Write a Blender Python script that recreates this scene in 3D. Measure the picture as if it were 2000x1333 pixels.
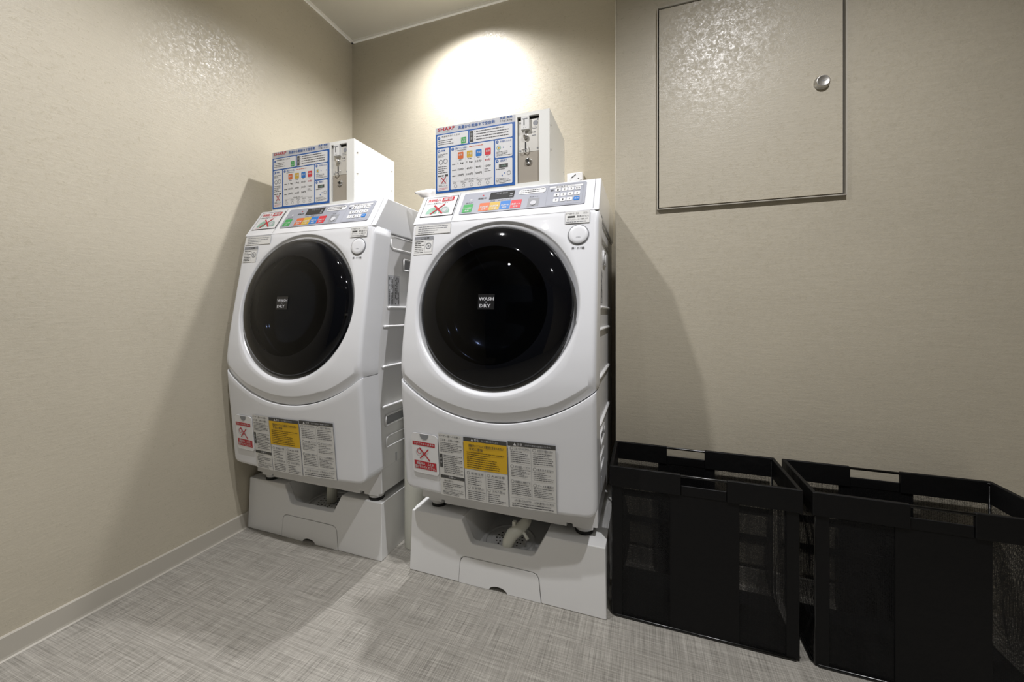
import bpy, bmesh, math, random
from mathutils import Vector, Matrix
random.seed(7)
for o in list(bpy.data.objects): bpy.data.objects.remove(o)
SC = bpy.context.scene
COL = SC.collection
PI = math.pi
K = 0.88            # metres per design unit (design unit = camera height)

# ------------------------------------------------------------ camera, world, lights
cam = bpy.data.cameras.new('camera')
cam.sensor_width = 36.0
cam.lens = 743.0 * 36.0 / 2000.0
cam.shift_y = -61.5 / 2000.0
cam.clip_start = 0.02
camo = bpy.data.objects.new('camera', cam)
COL.objects.link(camo)
camo.location = (0, 0, K)
camo.rotation_euler = (PI / 2, 0, math.atan2(257, 743))
SC.camera = camo

w = bpy.data.worlds.new('world'); SC.world = w; w.use_nodes = True
w.node_tree.nodes['Background'].inputs[0].default_value = (0.9, 0.95, 1.0, 1)
w.node_tree.nodes['Background'].inputs[1].default_value = 0.02

SC.view_settings.view_transform = 'Standard'
SC.view_settings.look = 'None'
SC.view_settings.gamma = 1.0
SC.view_settings.exposure = 1.42
SC.view_settings.use_curve_mapping = False

CEIL = 2.677
# ceiling downlights and, last, added fill lamps: x, y (design units), watts
LAMPS = [(-0.895, 1.63, 31.0), (-0.90, 0.56, 31.0), (0.43, 0.56, 35.0),
         (-0.90, -0.75, 8.0), (0.43, -0.75, 7.0)]  # added fill from behind the camera, no known lamp there
def spot(x, y, watts):
    l = bpy.data.lights.new('downlight_or_fill', 'SPOT')
    l.energy = watts
    l.color = (0.99, 0.98, 1.0)
    l.shadow_soft_size = 0.022
    l.spot_size = math.radians(142 if y > 1 else (138 if x < 0 else 146))
    l.spot_blend = 1.0
    o = bpy.data.objects.new('downlight_or_fill', l)
    COL.objects.link(o)
    o.location = (x * K, y * K, (CEIL - 0.03) * K)
for a in LAMPS: spot(*a)

# ------------------------------------------------------------ materials
MC = {}
def lin(c): return c / 12.92 if c <= 0.04045 else ((c + 0.055) / 1.055) ** 2.4
def mat(name, rgb, rough=0.5, metal=0.0, spec=0.5, coat=0.0, srgb=True):
    if name in MC: return MC[name]
    m = bpy.data.materials.new(name); m.use_nodes = True
    b = m.node_tree.nodes['Principled BSDF']
    c = [lin(v) for v in rgb] if srgb else rgb
    b.inputs['Base Color'].default_value = (*c, 1)
    b.inputs['Roughness'].default_value = rough
    b.inputs['Metallic'].default_value = metal
    b.inputs['Specular IOR Level'].default_value = spec
    b.inputs['Coat Weight'].default_value = coat
    b.inputs['Coat Roughness'].default_value = 0.03
    MC[name] = m
    return m
def nodes_of(m):
    nt = m.node_tree
    return nt, nt.nodes, nt.links, nt.nodes['Principled BSDF']

def wall_material(name, rgb, sheen=True):
    m = mat(name, rgb, 0.5)
    nt, N, L, b = nodes_of(m)
    tc = N.new('ShaderNodeTexCoord')
    # soft cloudy patches
    n1 = N.new('ShaderNodeTexNoise'); n1.inputs['Scale'].default_value = 3.2; n1.inputs['Detail'].default_value = 4
    L.new(tc.outputs['Object'], n1.inputs['Vector'])
    # crinkled fibre network
    n2 = N.new('ShaderNodeTexNoise'); n2.inputs['Scale'].default_value = 85; n2.inputs['Detail'].default_value = 9
    n2.inputs['Roughness'].default_value = 0.75; n2.inputs['Distortion'].default_value = 0.9
    L.new(tc.outputs['Object'], n2.inputs['Vector'])
    n3 = N.new('ShaderNodeTexNoise'); n3.inputs['Scale'].default_value = 210; n3.inputs['Detail'].default_value = 4
    n3.inputs['Distortion'].default_value = 1.0
    L.new(tc.outputs['Object'], n3.inputs['Vector'])
    # fine horizontal weave
    mp = N.new('ShaderNodeMapping'); mp.inputs['Scale'].default_value = (9, 9, 60)
    L.new(tc.outputs['Object'], mp.inputs['Vector'])
    n4 = N.new('ShaderNodeTexNoise'); n4.inputs['Scale'].default_value = 3; n4.inputs['Detail'].default_value = 5
    L.new(mp.outputs[0], n4.inputs['Vector'])
    # colour
    cr = N.new('ShaderNodeValToRGB')
    c = [lin(v) for v in rgb]
    cr.color_ramp.elements[0].position = 0.3; cr.color_ramp.elements[0].color = (*[v * 0.93 for v in c], 1)
    cr.color_ramp.elements[1].position = 0.7; cr.color_ramp.elements[1].color = (*[min(1, v * 1.05) for v in c], 1)
    mx = N.new('ShaderNodeMath'); mx.operation = 'ADD'
    h1 = N.new('ShaderNodeMath'); h1.operation = 'MULTIPLY'; h1.inputs[1].default_value = 0.55
    h2 = N.new('ShaderNodeMath'); h2.operation = 'MULTIPLY'; h2.inputs[1].default_value = 0.45
    L.new(n1.outputs['Fac'], h1.inputs[0]); L.new(n4.outputs['Fac'], h2.inputs[0])
    L.new(h1.outputs[0], mx.inputs[0]); L.new(h2.outputs[0], mx.inputs[1])
    L.new(mx.outputs[0], cr.inputs['Fac']); L.new(cr.outputs['Color'], b.inputs['Base Color'])
    # glossy flecks: where fibres are, roughness is low
    rr = N.new('ShaderNodeValToRGB')
    rr.color_ramp.elements[0].position = 0.42; rr.color_ramp.elements[0].color = (0.66,) * 3 + (1,)
    rr.color_ramp.elements[1].position = 0.60; rr.color_ramp.elements[1].color = (0.27,) * 3 + (1,)
    L.new(n2.outputs['Fac'], rr.inputs['Fac']); L.new(rr.outputs['Color'], b.inputs['Roughness'])
    b.inputs['Specular IOR Level'].default_value = 0.72 if sheen else 0.3
    bp = N.new('ShaderNodeBump'); bp.inputs['Strength'].default_value = 0.34; bp.inputs['Distance'].default_value = 0.0009
    ad = N.new('ShaderNodeMath'); ad.operation = 'ADD'
    L.new(n2.outputs['Fac'], ad.inputs[0]); L.new(n3.outputs['Fac'], ad.inputs[1])
    ad2 = N.new('ShaderNodeMath'); ad2.operation = 'ADD'
    L.new(ad.outputs[0], ad2.inputs[0]); L.new(n4.outputs['Fac'], ad2.inputs[1])
    L.new(ad2.outputs[0], bp.inputs['Height']); L.new(bp.outputs['Normal'], b.inputs['Normal'])
    return m

def floor_material():
    m = mat('woven_vinyl', (0.6, 0.59, 0.56), 0.55)
    nt, N, L, b = nodes_of(m)
    tc = N.new('ShaderNodeTexCoord')
    def streak(sx, sy, det, seed):
        mp = N.new('ShaderNodeMapping'); mp.inputs['Scale'].default_value = (sx, sy, 1)
        mp.inputs['Location'].default_value = (seed, seed * 0.7, 0)
        L.new(tc.outputs['Object'], mp.inputs['Vector'])
        n = N.new('ShaderNodeTexNoise'); n.inputs['Scale'].default_value = 1; n.inputs['Detail'].default_value = det
        n.inputs['Roughness'].default_value = 0.65
        L.new(mp.outputs[0], n.inputs['Vector'])
        return n.outputs['Fac']
    def comb(op, a, bb):
        x = N.new('ShaderNodeMath'); x.operation = op
        for i, v in enumerate((a, bb)):
            if isinstance(v, float): x.inputs[i].default_value = v
            else: L.new(v, x.inputs[i])
        return x.outputs[0]
    s1 = streak(8, 400, 5, 1.3); s2 = streak(400, 8, 5, 4.1)
    s3 = streak(2.5, 90, 3, 9.2); s4 = streak(90, 2.5, 3, 2.4)
    # threads of the weave
    wv = []
    for sc in ((300, 0), (0, 300)):
        mp = N.new('ShaderNodeMapping'); mp.inputs['Scale'].default_value = (sc[0], sc[1], 0)
        L.new(tc.outputs['Object'], mp.inputs['Vector'])
        wt = N.new('ShaderNodeTexWave'); wt.inputs['Scale'].default_value = 1.0
        wt.bands_direction = 'X' if sc[0] else 'Y'
        L.new(mp.outputs[0], wt.inputs['Vector'])
        wv.append(wt.outputs['Fac'])
    a = comb('ADD', s1, s2); a2 = comb('ADD', s3, s4)
    t = comb('ADD', comb('MULTIPLY', a, 0.40), comb('MULTIPLY', a2, 0.10))
    wsum = comb('MULTIPLY', comb('ADD', wv[0], wv[1]), 0.0)
    t = comb('ADD', t, wsum)
    cr = N.new('ShaderNodeValToRGB')
    cr.color_ramp.elements[0].position = 0.40; cr.color_ramp.elements[0].color = (0.150, 0.141, 0.121, 1)
    cr.color_ramp.elements[1].position = 0.61; cr.color_ramp.elements[1].color = (0.42, 0.40, 0.355, 1)
    L.new(t, cr.inputs['Fac']); L.new(cr.outputs['Color'], b.inputs['Base Color'])
    bp = N.new('ShaderNodeBump'); bp.inputs['Strength'].default_value = 0.35; bp.inputs['Distance'].default_value = 0.001
    L.new(t, bp.inputs['Height']); L.new(bp.outputs['Normal'], b.inputs['Normal'])
    b.inputs['Roughness'].default_value = 0.5
    return m

def mesh_fabric_material():
    m = mat('black_mesh_fabric', (0.03, 0.03, 0.032), 0.6, spec=0.3)
    nt, N, L, b = nodes_of(m)
    tc = N.new('ShaderNodeTexCoord')
    v = N.new('ShaderNodeTexVoronoi'); v.inputs['Scale'].default_value = 300; v.feature = 'F1'
    v.inputs['Randomness'].default_value = 0.25
    L.new(tc.outputs['Object'], v.inputs['Vector'])
    g = N.new('ShaderNodeMapRange'); g.inputs['From Min'].default_value = 0.25; g.inputs['From Max'].default_value = 0.6
    g.inputs['To Min'].default_value = 0.18; g.inputs['To Max'].default_value = 0.86
    L.new(v.outputs['Distance'], g.inputs['Value']); L.new(g.outputs[0], b.inputs['Alpha'])
    return m

def fabric_material():
    m = mat('black_nylon', (0.028, 0.028, 0.031), 0.55, spec=0.25)
    nt, N, L, b = nodes_of(m)
    tc = N.new('ShaderNodeTexCoord')
    n = N.new('ShaderNodeTexNoise'); n.inputs['Scale'].default_value = 14; n.inputs['Detail'].default_value = 5
    L.new(tc.outputs['Object'], n.inputs['Vector'])
    bp = N.new('ShaderNodeBump'); bp.inputs['Strength'].default_value = 0.5; bp.inputs['Distance'].default_value = 0.01
    L.new(n.outputs['Fac'], bp.inputs['Height']); L.new(bp.outputs['Normal'], b.inputs['Normal'])
    return m

WALL = wall_material('wall_covering', (0.718, 0.688, 0.615))
CEILM = mat('ceiling_paint', (0.76, 0.74, 0.68), 0.8)
FLOOR = floor_material()
TRIM = mat('trim_vinyl', (0.70, 0.68, 0.635), 0.4)
COVE = mat('ceiling_trim', (0.97, 0.96, 0.93), 0.5)
WHITE = mat('white_enamel', (0.875, 0.88, 0.89), 0.22, coat=0.3)
BODY = mat('white_plastic', (0.885, 0.885, 0.885), 0.30)
PAN = mat('pan_plastic', (0.90, 0.90, 0.895), 0.28)
GLASS = mat('dark_door_glass', (0.038, 0.041, 0.055), 0.04, spec=0.26)
def tinted_glass():
    m = bpy.data.materials.new('tinted_glass'); m.use_nodes = True
    nt = m.node_tree; N = nt.nodes; L = nt.links; N.clear()
    out = N.new('ShaderNodeOutputMaterial'); mx = N.new('ShaderNodeMixShader'); f = N.new('ShaderNodeFresnel')
    f.inputs['IOR'].default_value = 1.32
    t = N.new('ShaderNodeBsdfTransparent'); t.inputs[0].default_value = (0.28, 0.32, 0.42, 1)
    g = N.new('ShaderNodeBsdfGlossy'); g.inputs['Roughness'].default_value = 0.02
    L.new(f.outputs[0], mx.inputs[0]); L.new(t.outputs[0], mx.inputs[1]); L.new(g.outputs[0], mx.inputs[2]); L.new(mx.outputs[0], out.inputs[0])
    return m
TINT = tinted_glass()
BOWL = mat('door_bowl', (0.05, 0.052, 0.06), 0.12, coat=0.5)
RUBBER = mat('black_rubber', (0.03, 0.03, 0.03), 0.5)
CREAM = mat('cream_plastic', (0.84, 0.84, 0.795), 0.35)
STEEL = mat('brushed_steel', (0.80, 0.79, 0.77), 0.32, metal=0.9)
CHROME = mat('chrome', (0.85, 0.85, 0.86), 0.12, metal=1.0)
TAUPE = mat('taupe_metal', (0.60, 0.57, 0.52), 0.45)
DARK = mat('dark_gap', (0.07, 0.07, 0.06), 0.7)
MESHF = mesh_fabric_material()
NYLON = fabric_material()
WIRE = mat('black_wire', (0.03, 0.03, 0.03), 0.2)
# print inks
def ink(name, r, g, b, rough=0.45): return mat('ink_' + name, (0.9 * r / 255, 0.9 * g / 255, 0.9 * b / 255), rough)
I_W = ink('white', 236, 236, 236); I_LG = ink('light_grey', 208, 209, 213); I_G = ink('grey', 150, 152, 156)
I_DG = ink('dark_grey', 74, 74, 72); I_K = ink('black', 28, 28, 30, 0.3); I_R = ink('red', 205, 32, 48)
I_Y = ink('yellow', 238, 190, 30); I_B = ink('blue', 32, 96, 176); I_GR = ink('green', 58, 170, 84)
I_O = ink('orange', 222, 110, 52); I_OY = ink('ochre', 214, 176, 60); I_BL = ink('bright_blue', 22, 122, 206)
I_RD = ink('bright_red', 220, 50, 62); I_PG = ink('pale_green', 150, 190, 170); I_TX = ink('text', 92, 92, 94)
I_PK = ink('panel_grey', 172, 175, 185); I_ST = ink('sticker', 228, 227, 222)

PAPER = mat('sticker_film', (0.86, 0.86, 0.85), 0.35)
# ------------------------------------------------------------ mesh builder
TXT = {}
def text_mesh(s):
    if s in TXT: return TXT[s]
    c = bpy.data.curves.new('t', 'FONT'); c.body = s; c.resolution_u = 1; c.size = 1
    o = bpy.data.objects.new('t', c); COL.objects.link(o)
    dg = bpy.context.evaluated_depsgraph_get()
    m = bpy.data.meshes.new_from_object(o.evaluated_get(dg))
    vs = [(v.co.x, v.co.y) for v in m.vertices]; fs = [tuple(p.vertices) for p in m.polygons]
    bpy.data.objects.remove(o); bpy.data.curves.remove(c); bpy.data.meshes.remove(m)
    xs = [v[0] for v in vs] or [0, 1]; ys = [v[1] for v in vs] or [0, 1]
    TXT[s] = (vs, fs, min(xs), max(xs), min(ys), max(ys))
    return TXT[s]

class MB:
    def __init__(s, off=(0, 0, 0)):
        s.v = []; s.f = []; s.mi = []; s.mats = []; s.sm = []; s.off = off
    def m(s, m):
        if m not in s.mats: s.mats.append(m)
        return s.mats.index(m)
    def add(s, vs, fs, m, smooth=False):
        n = len(s.v); i = s.m(m)
        s.v += [tuple(p) for p in vs]
        for f in fs:
            s.f.append(tuple(n + a for a in f)); s.mi.append(i); s.sm.append(smooth)
        return s
    def box(s, a, b, m):
        x0, y0, z0 = a; x1, y1, z1 = b
        vs = [(x0, y0, z0), (x1, y0, z0), (x1, y1, z0), (x0, y1, z0), (x0, y0, z1), (x1, y0, z1), (x1, y1, z1), (x0, y1, z1)]
        return s.add(vs, [(0, 3, 2, 1), (4, 5, 6, 7), (0, 1, 5, 4), (1, 2, 6, 5), (2, 3, 7, 6), (3, 0, 4, 7)], m)
    def prism(s, poly, fn0, fn1, m, caps=True):
        """poly: list of 2D points (counter-clockwise); fn0/fn1 map a 2D point to 3D for the two ends."""
        n = len(poly)
        vs = [fn0(p) for p in poly] + [fn1(p) for p in poly]
        fs = [(i, (i + 1) % n, n + (i + 1) % n, n + i) for i in range(n)]
        if caps: fs += [tuple(range(n - 1, -1, -1)), tuple(range(n, 2 * n))]
        return s.add(vs, fs, m)
    def tube(s, pts, r, m, seg=8, closed=False, caps=True):
        pts = [Vector(p) for p in pts]; n = len(pts)
        rs = r if isinstance(r, (list, tuple)) else [r] * n
        vs = []; up = None
        for i, p in enumerate(pts):
            if closed: d = pts[(i + 1) % n] - pts[i - 1]
            else: d = pts[min(i + 1, n - 1)] - pts[max(i - 1, 0)]
            d.normalize()
            if up is None:
                up = Vector((0, 0, 1)) if abs(d.z) < 0.9 else Vector((1, 0, 0))
            sd = d.cross(up)
            if sd.length < 1e-4: sd = d.orthogonal()
            sd.normalize(); up2 = sd.cross(d).normalized(); up = up2
            for k in range(seg):
                a = 2 * PI * k / seg
                vs.append(p + sd * (rs[i] * math.cos(a)) + up2 * (rs[i] * math.sin(a)))
        fs = []
        for i in range(n if closed else n - 1):
            j = (i + 1) % n
            for k in range(seg):
                k2 = (k + 1) % seg
                fs.append((i * seg + k, i * seg + k2, j * seg + k2, j * seg + k))
        if caps and not closed:
            fs.append(tuple(range(seg - 1, -1, -1))); fs.append(tuple((n - 1) * seg + k for k in range(seg)))
        return s.add(vs, fs, m, True)
    def lathe(s, prof, fr, m, seg=64, smooth=True, close_end=False):
        """prof: (radius, height) list; fr(u, v, w) maps plane coordinates + height to 3D."""
        vs = []; fs = []; idx = []
        for r, h in prof:
            if r < 1e-6: idx.append([len(vs)]); vs.append(fr(0, 0, h))
            else:
                idx.append(list(range(len(vs), len(vs) + seg)))
                vs += [fr(r * math.cos(2 * PI * k / seg), r * math.sin(2 * PI * k / seg), h) for k in range(seg)]
        for a, b in zip(idx[:-1], idx[1:]):
            for k in range(seg):
                k2 = (k + 1) % seg
                if len(a) == 1 and len(b) == 1: continue
                if len(a) == 1: fs.append((a[0], b[k], b[k2]))
                elif len(b) == 1: fs.append((a[k], b[0], a[k2]))
                else: fs.append((a[k], b[k], b[k2], a[k2]))
        if close_end and len(idx[-1]) > 1: fs.append(tuple(idx[-1]))
        return s.add(vs, fs, m, smooth)
    def grid(s, rows, m, smooth=True, flip=False, wrap=False):
        nr = len(rows); nc = len(rows[0]); vs = [p for r in rows for p in r]; fs = []
        for i in range(nr - 1):
            for j in range(nc if wrap else nc - 1):
                j2 = (j + 1) % nc
                q = (i * nc + j, i * nc + j2, (i + 1) * nc + j2, (i + 1) * nc + j)
                fs.append(q[::-1] if flip else q)
        return s.add(vs, fs, m, smooth)
    def build(s, name, parent=None, bevel=0.0, seg=2, recalc=True, autosmooth=None):
        me = bpy.data.meshes.new(name)
        ox, oy, oz = s.off
        me.from_pydata([((p[0] + ox) * K, (p[1] + oy) * K, (p[2] + oz) * K) for p in s.v], [], s.f)
        for m in s.mats: me.materials.append(m)
        me.polygons.foreach_set('material_index', s.mi)
        me.polygons.foreach_set('use_smooth', s.sm)
        me.update()
        if recalc:
            bm = bmesh.new(); bm.from_mesh(me); bmesh.ops.recalc_face_normals(bm, faces=bm.faces); bm.to_mesh(me); bm.free()
        o = bpy.data.objects.new(name, me); COL.objects.link(o)
        if parent: o.parent = parent
        if bevel:
            b = o.modifiers.new('bevel', 'BEVEL'); b.width = bevel * K; b.segments = seg; b.limit_method = 'ANGLE'
            b.angle_limit = math.radians(35)
            me.polygons.foreach_set('use_smooth', [True] * len(me.polygons))
            wn = o.modifiers.new('wn', 'WEIGHTED_NORMAL'); wn.keep_sharp = True
        return o

class Print:
    """Flat printing on a plane: fr(u, v, w)."""
    def __init__(s, mb, fr, base=0.0, step=0.0004): s.mb = mb; s.fr = fr; s.b = base; s.st = step
    def poly(s, pts, m, l=0):
        s.mb.add([s.fr(u, v, s.b + l * s.st) for u, v in pts], [tuple(range(len(pts)))], m); return s
    def rect(s, u0, v0, u1, v1, m, l=0): return s.poly([(u0, v0), (u1, v0), (u1, v1), (u0, v1)], m, l)
    def rrect(s, u0, v0, u1, v1, r, m, l=0):
        pts = []
        for cx, cy, a0 in ((u1 - r, v1 - r, 0), (u0 + r, v1 - r, 90), (u0 + r, v0 + r, 180), (u1 - r, v0 + r, 270)):
            for k in range(5):
                a = math.radians(a0 + 22.5 * k); pts.append((cx + r * math.cos(a), cy + r * math.sin(a)))
        return s.poly(pts, m, l)
    def slab(s, u0, v0, u1, v1, r, t, m, l=0):
        """a raised rounded plate of thickness t"""
        pts = []
        for cx, cy, a0 in ((u1 - r, v1 - r, 0), (u0 + r, v1 - r, 90), (u0 + r, v0 + r, 180), (u1 - r, v0 + r, 270)):
            for k in range(5):
                a = math.radians(a0 + 22.5 * k); pts.append((cx + r * math.cos(a), cy + r * math.sin(a)))
        z0 = s.b + l * s.st
        s.mb.prism(pts, lambda p: s.fr(p[0], p[1], z0), lambda p: s.fr(p[0], p[1], z0 + t), m); return s
    def frame(s, u0, v0, u1, v1, t, m, l=0):
        s.rect(u0, v0, u1, v0 + t, m, l); s.rect(u0, v1 - t, u1, v1, m, l)
        s.rect(u0, v0, u0 + t, v1, m, l); return s.rect(u1 - t, v0, u1, v1, m, l)
    def disc(s, u, v, r, m, l=0, n=16):
        return s.poly([(u + r * math.cos(2 * PI * k / n), v + r * math.sin(2 * PI * k / n)) for k in range(n)], m, l)
    def ring(s, u, v, r, t, m, l=0, n=18):
        for k in range(n):
            a, b = 2 * PI * k / n, 2 * PI * (k + 1) / n
            s.poly([(u + r * math.cos(a), v + r * math.sin(a)), (u + r * math.cos(b), v + r * math.sin(b)),
                    (u + (r - t) * math.cos(b), v + (r - t) * math.sin(b)), (u + (r - t) * math.cos(a), v + (r - t) * math.sin(a))], m, l)
        return s
    def line(s, u0, v0, u1, v1, t, m, l=0):
        d = Vector((u1 - u0, v1 - v0)).normalized(); nx, ny = -d.y * t / 2, d.x * t / 2
        return s.poly([(u0 + nx, v0 + ny), (u0 - nx, v0 - ny), (u1 - nx, v1 - ny), (u1 + nx, v1 + ny)], m, l)
    def text(s, t, u0, v0, u1, v1, m, l=0, fit=True, rot=False, bold=0.0):
        vs, fs, xa, xb, ya, yb = text_mesh(t)
        W, H = u1 - u0, v1 - v0
        if not fit:
            k = min(W / (xb - xa), H / (yb - ya)); cx, cy = (u0 + u1) / 2, (v0 + v1) / 2
            W, H = k * (xb - xa), k * (yb - ya); u0, v0 = cx - W / 2, cy - H / 2
        for dx in ([0] if not bold else [-bold, bold]):
            pts = []
            for x, y in vs:
                a, b = (x - xa) / (xb - xa), (y - ya) / (yb - ya)
                pts.append(s.fr(u0 + a * W + dx, v0 + b * H, s.b + (l + (0.3 if dx > 0 else 0)) * s.st))
            s.mb.add(pts, fs, m)
        return s
    def body(s, u0, v0, u1, v1, n, m, l=0, t=0.42):
        """lines of print too small to read: broken rules"""
        h = (v1 - v0) / n
        for i in range(n):
            y = v1 - (i + 0.5) * h; x = u0; end = u1 - (random.random() ** 2) * 0.5 * (u1 - u0)
            while x < end:
                ww = random.uniform(0.004, 0.016); x2 = min(x + ww, end)
                s.rect(x, y - h * t / 2, x2, y + h * t / 2, m, l); x = x2 + 0.0016
        return s

def empty(name, loc, label, cat, group=None, rz=0):
    o = bpy.data.objects.new(name, None); COL.objects.link(o)
    o.location = [c * K for c in loc]; o.rotation_euler.z = rz; o.empty_display_size = 0.05
    o['label'] = label; o['category'] = cat
    if group: o['group'] = group
    return o
def structure(o): o['kind'] = 'structure'; return o
def kids(o): return [c for c in bpy.data.objects if c.parent == o]
def copy_tree(o, parent=None):
    c = o.copy(); COL.objects.link(c); c.parent = parent
    for ch in kids(o): copy_tree(ch, c)
    return c

# ------------------------------------------------------------ the room
XL, YB, XR, YF = -1.725, 1.925, 3.2, -1.65
XC, YC = -0.105, 1.58           # corner where the wall steps forward
T = 0.10
def slab(name, a, b, m, kind=True):
    o = MB().box(a, b, m).build(name)
    return structure(o)
slab('floor', (XL - T, YF - T, -T), (XR + T, YB + T, 0), FLOOR)
slab('ceiling', (XL - T, YF - T, CEIL), (XR + T, YB + T, CEIL + T), CEILM)
slab('wall_left', (XL - T, YF - T, 0), (XL, YB + T, CEIL), WALL)
slab('wall_back', (XL, YB, 0), (XC + T, YB + T, CEIL), WALL)
HX0, HX1, HZ0, HZ1 = 0.0492, 0.6435, 1.3845, 2.163   # access hatch opening
wp = MB()
d = 0.06
wp.box((XC, YC, 0), (XR + T, YB, HZ0), WALL); wp.box((XC, YC, HZ1), (XR + T, YB, CEIL), WALL)
wp.box((XC, YC, HZ0), (HX0, YB, HZ1), WALL); wp.box((HX1, YC, HZ0), (XR + T, YB, HZ1), WALL)
wp.box((HX0, YC + d, HZ0), (HX1, YB, HZ1), DARK)
structure(wp.build('wall_right_back'))
slab('wall_right', (XR, YF, 0), (XR + T, YC, CEIL), WALL)
# front wall, behind the camera, with a dark doorway in it
wf = MB(); DX0, DX1, DZ = -1.72, 0.45, 2.45
wf.box((XL, YF - T, 0), (DX0, YF, CEIL), TRIM); wf.box((DX1, YF - T, 0), (XR, YF, CEIL), WALL)
wf.box((DX0, YF - T, DZ), (DX1, YF, CEIL), WALL)
structure(wf.build('wall_front'))
# baseboards with a cove foot
def baseboard(name, p0, p1, nx, ny):
    b = MB(); prof = [(0, 0), (0.011, 0), (0.0075, 0.004), (0.0065, 0.010), (0.0065, 0.066), (0.004, 0.070), (0, 0.070)]
    b.prism(prof, lambda p: (p0[0] + nx * p[0], p0[1] + ny * p[0], p[1]), lambda p: (p1[0] + nx * p[0], p1[1] + ny * p[0], p[1]), TRIM)
    structure(b.build(name))
baseboard('baseboard_left', (XL, YF), (XL, YB), 1, 0)
baseboard('baseboard_back', (XL, YB), (XC, YB), 0, -1)
baseboard('baseboard_right_back', (XC, YC), (XR, YC), 0, -1)
baseboard('baseboard_right', (XR, YF), (XR, YC), -1, 0)
# ceiling trim strips and the corner bead
t1 = MB(); c = 0.014
t1.box((XL, YF, CEIL - c), (XL + c, YB, CEIL), COVE); structure(t1.build('trim_1'))
t2 = MB(); t2.box((XL, YB - c, CEIL - c), (XC, YB, CEIL), COVE); structure(t2.build('trim_2'))
t3 = MB(); t3.box((XC, YC - c, CEIL - c), (XR, YC, CEIL), COVE); structure(t3.build('trim_3'))
t4 = MB(); t4.tube([(XC, YC, 0), (XC, YC, CEIL)], 0.0012, TRIM, 8); structure(t4.build('trim_4'))

# ------------------------------------------------------------ washing machine
W = 0.70
PROF = [(0.25, 0.040), (0.345, 0.035), (0.48, 0.0235), (0.59, 0.013), (0.70, 0.003), (0.765, 0.0), (0.85, 0.006), (0.93, 0.017), (1.05, 0.037), (1.20, 0.062), (1.325, 0.083), (1.34, 0.0925)]
def prof(z):
    if z <= PROF[0][0]: return PROF[0][1]
    for (a, ya), (b, yb) in zip(PROF, PROF[1:]):
        if z <= b: return ya + (yb - ya) * (z - a) / (b - a)
    return PROF[-1][1]
def sprof(z, h=0.02):
    return (prof(z - h) + prof(z) + prof(z + h) + prof(z - h / 2) + prof(z + h / 2)) / 5
R_ARC = 0.5525
def arc(x): return 0.627 + R_ARC - math.sqrt(R_ARC ** 2 - (x - 0.35) ** 2)
def rnd(d, r): return 0.0 if d >= r else r - math.sqrt(max(0, r * r - (r - d) ** 2))
Z0 = 0.228
def bow(x, z):
    a = 0.022 * min(1.0, max(0.0, (1.30 - z) / 0.6))
    u = (x - 0.35) / 0.35
    return -a * max(0.0, 1 - u * u)
DC = (0.35, 0.030, 1.013)          # door centre
SL = 0.13; NL = math.hypot(1, SL)
def dfr(u, v, w_): # door plane frame; w_ outwards to the front
    return (DC[0] + u, DC[1] + SL / NL * v - w_ / NL, DC[2] + v / NL + w_ * SL / NL)

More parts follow.
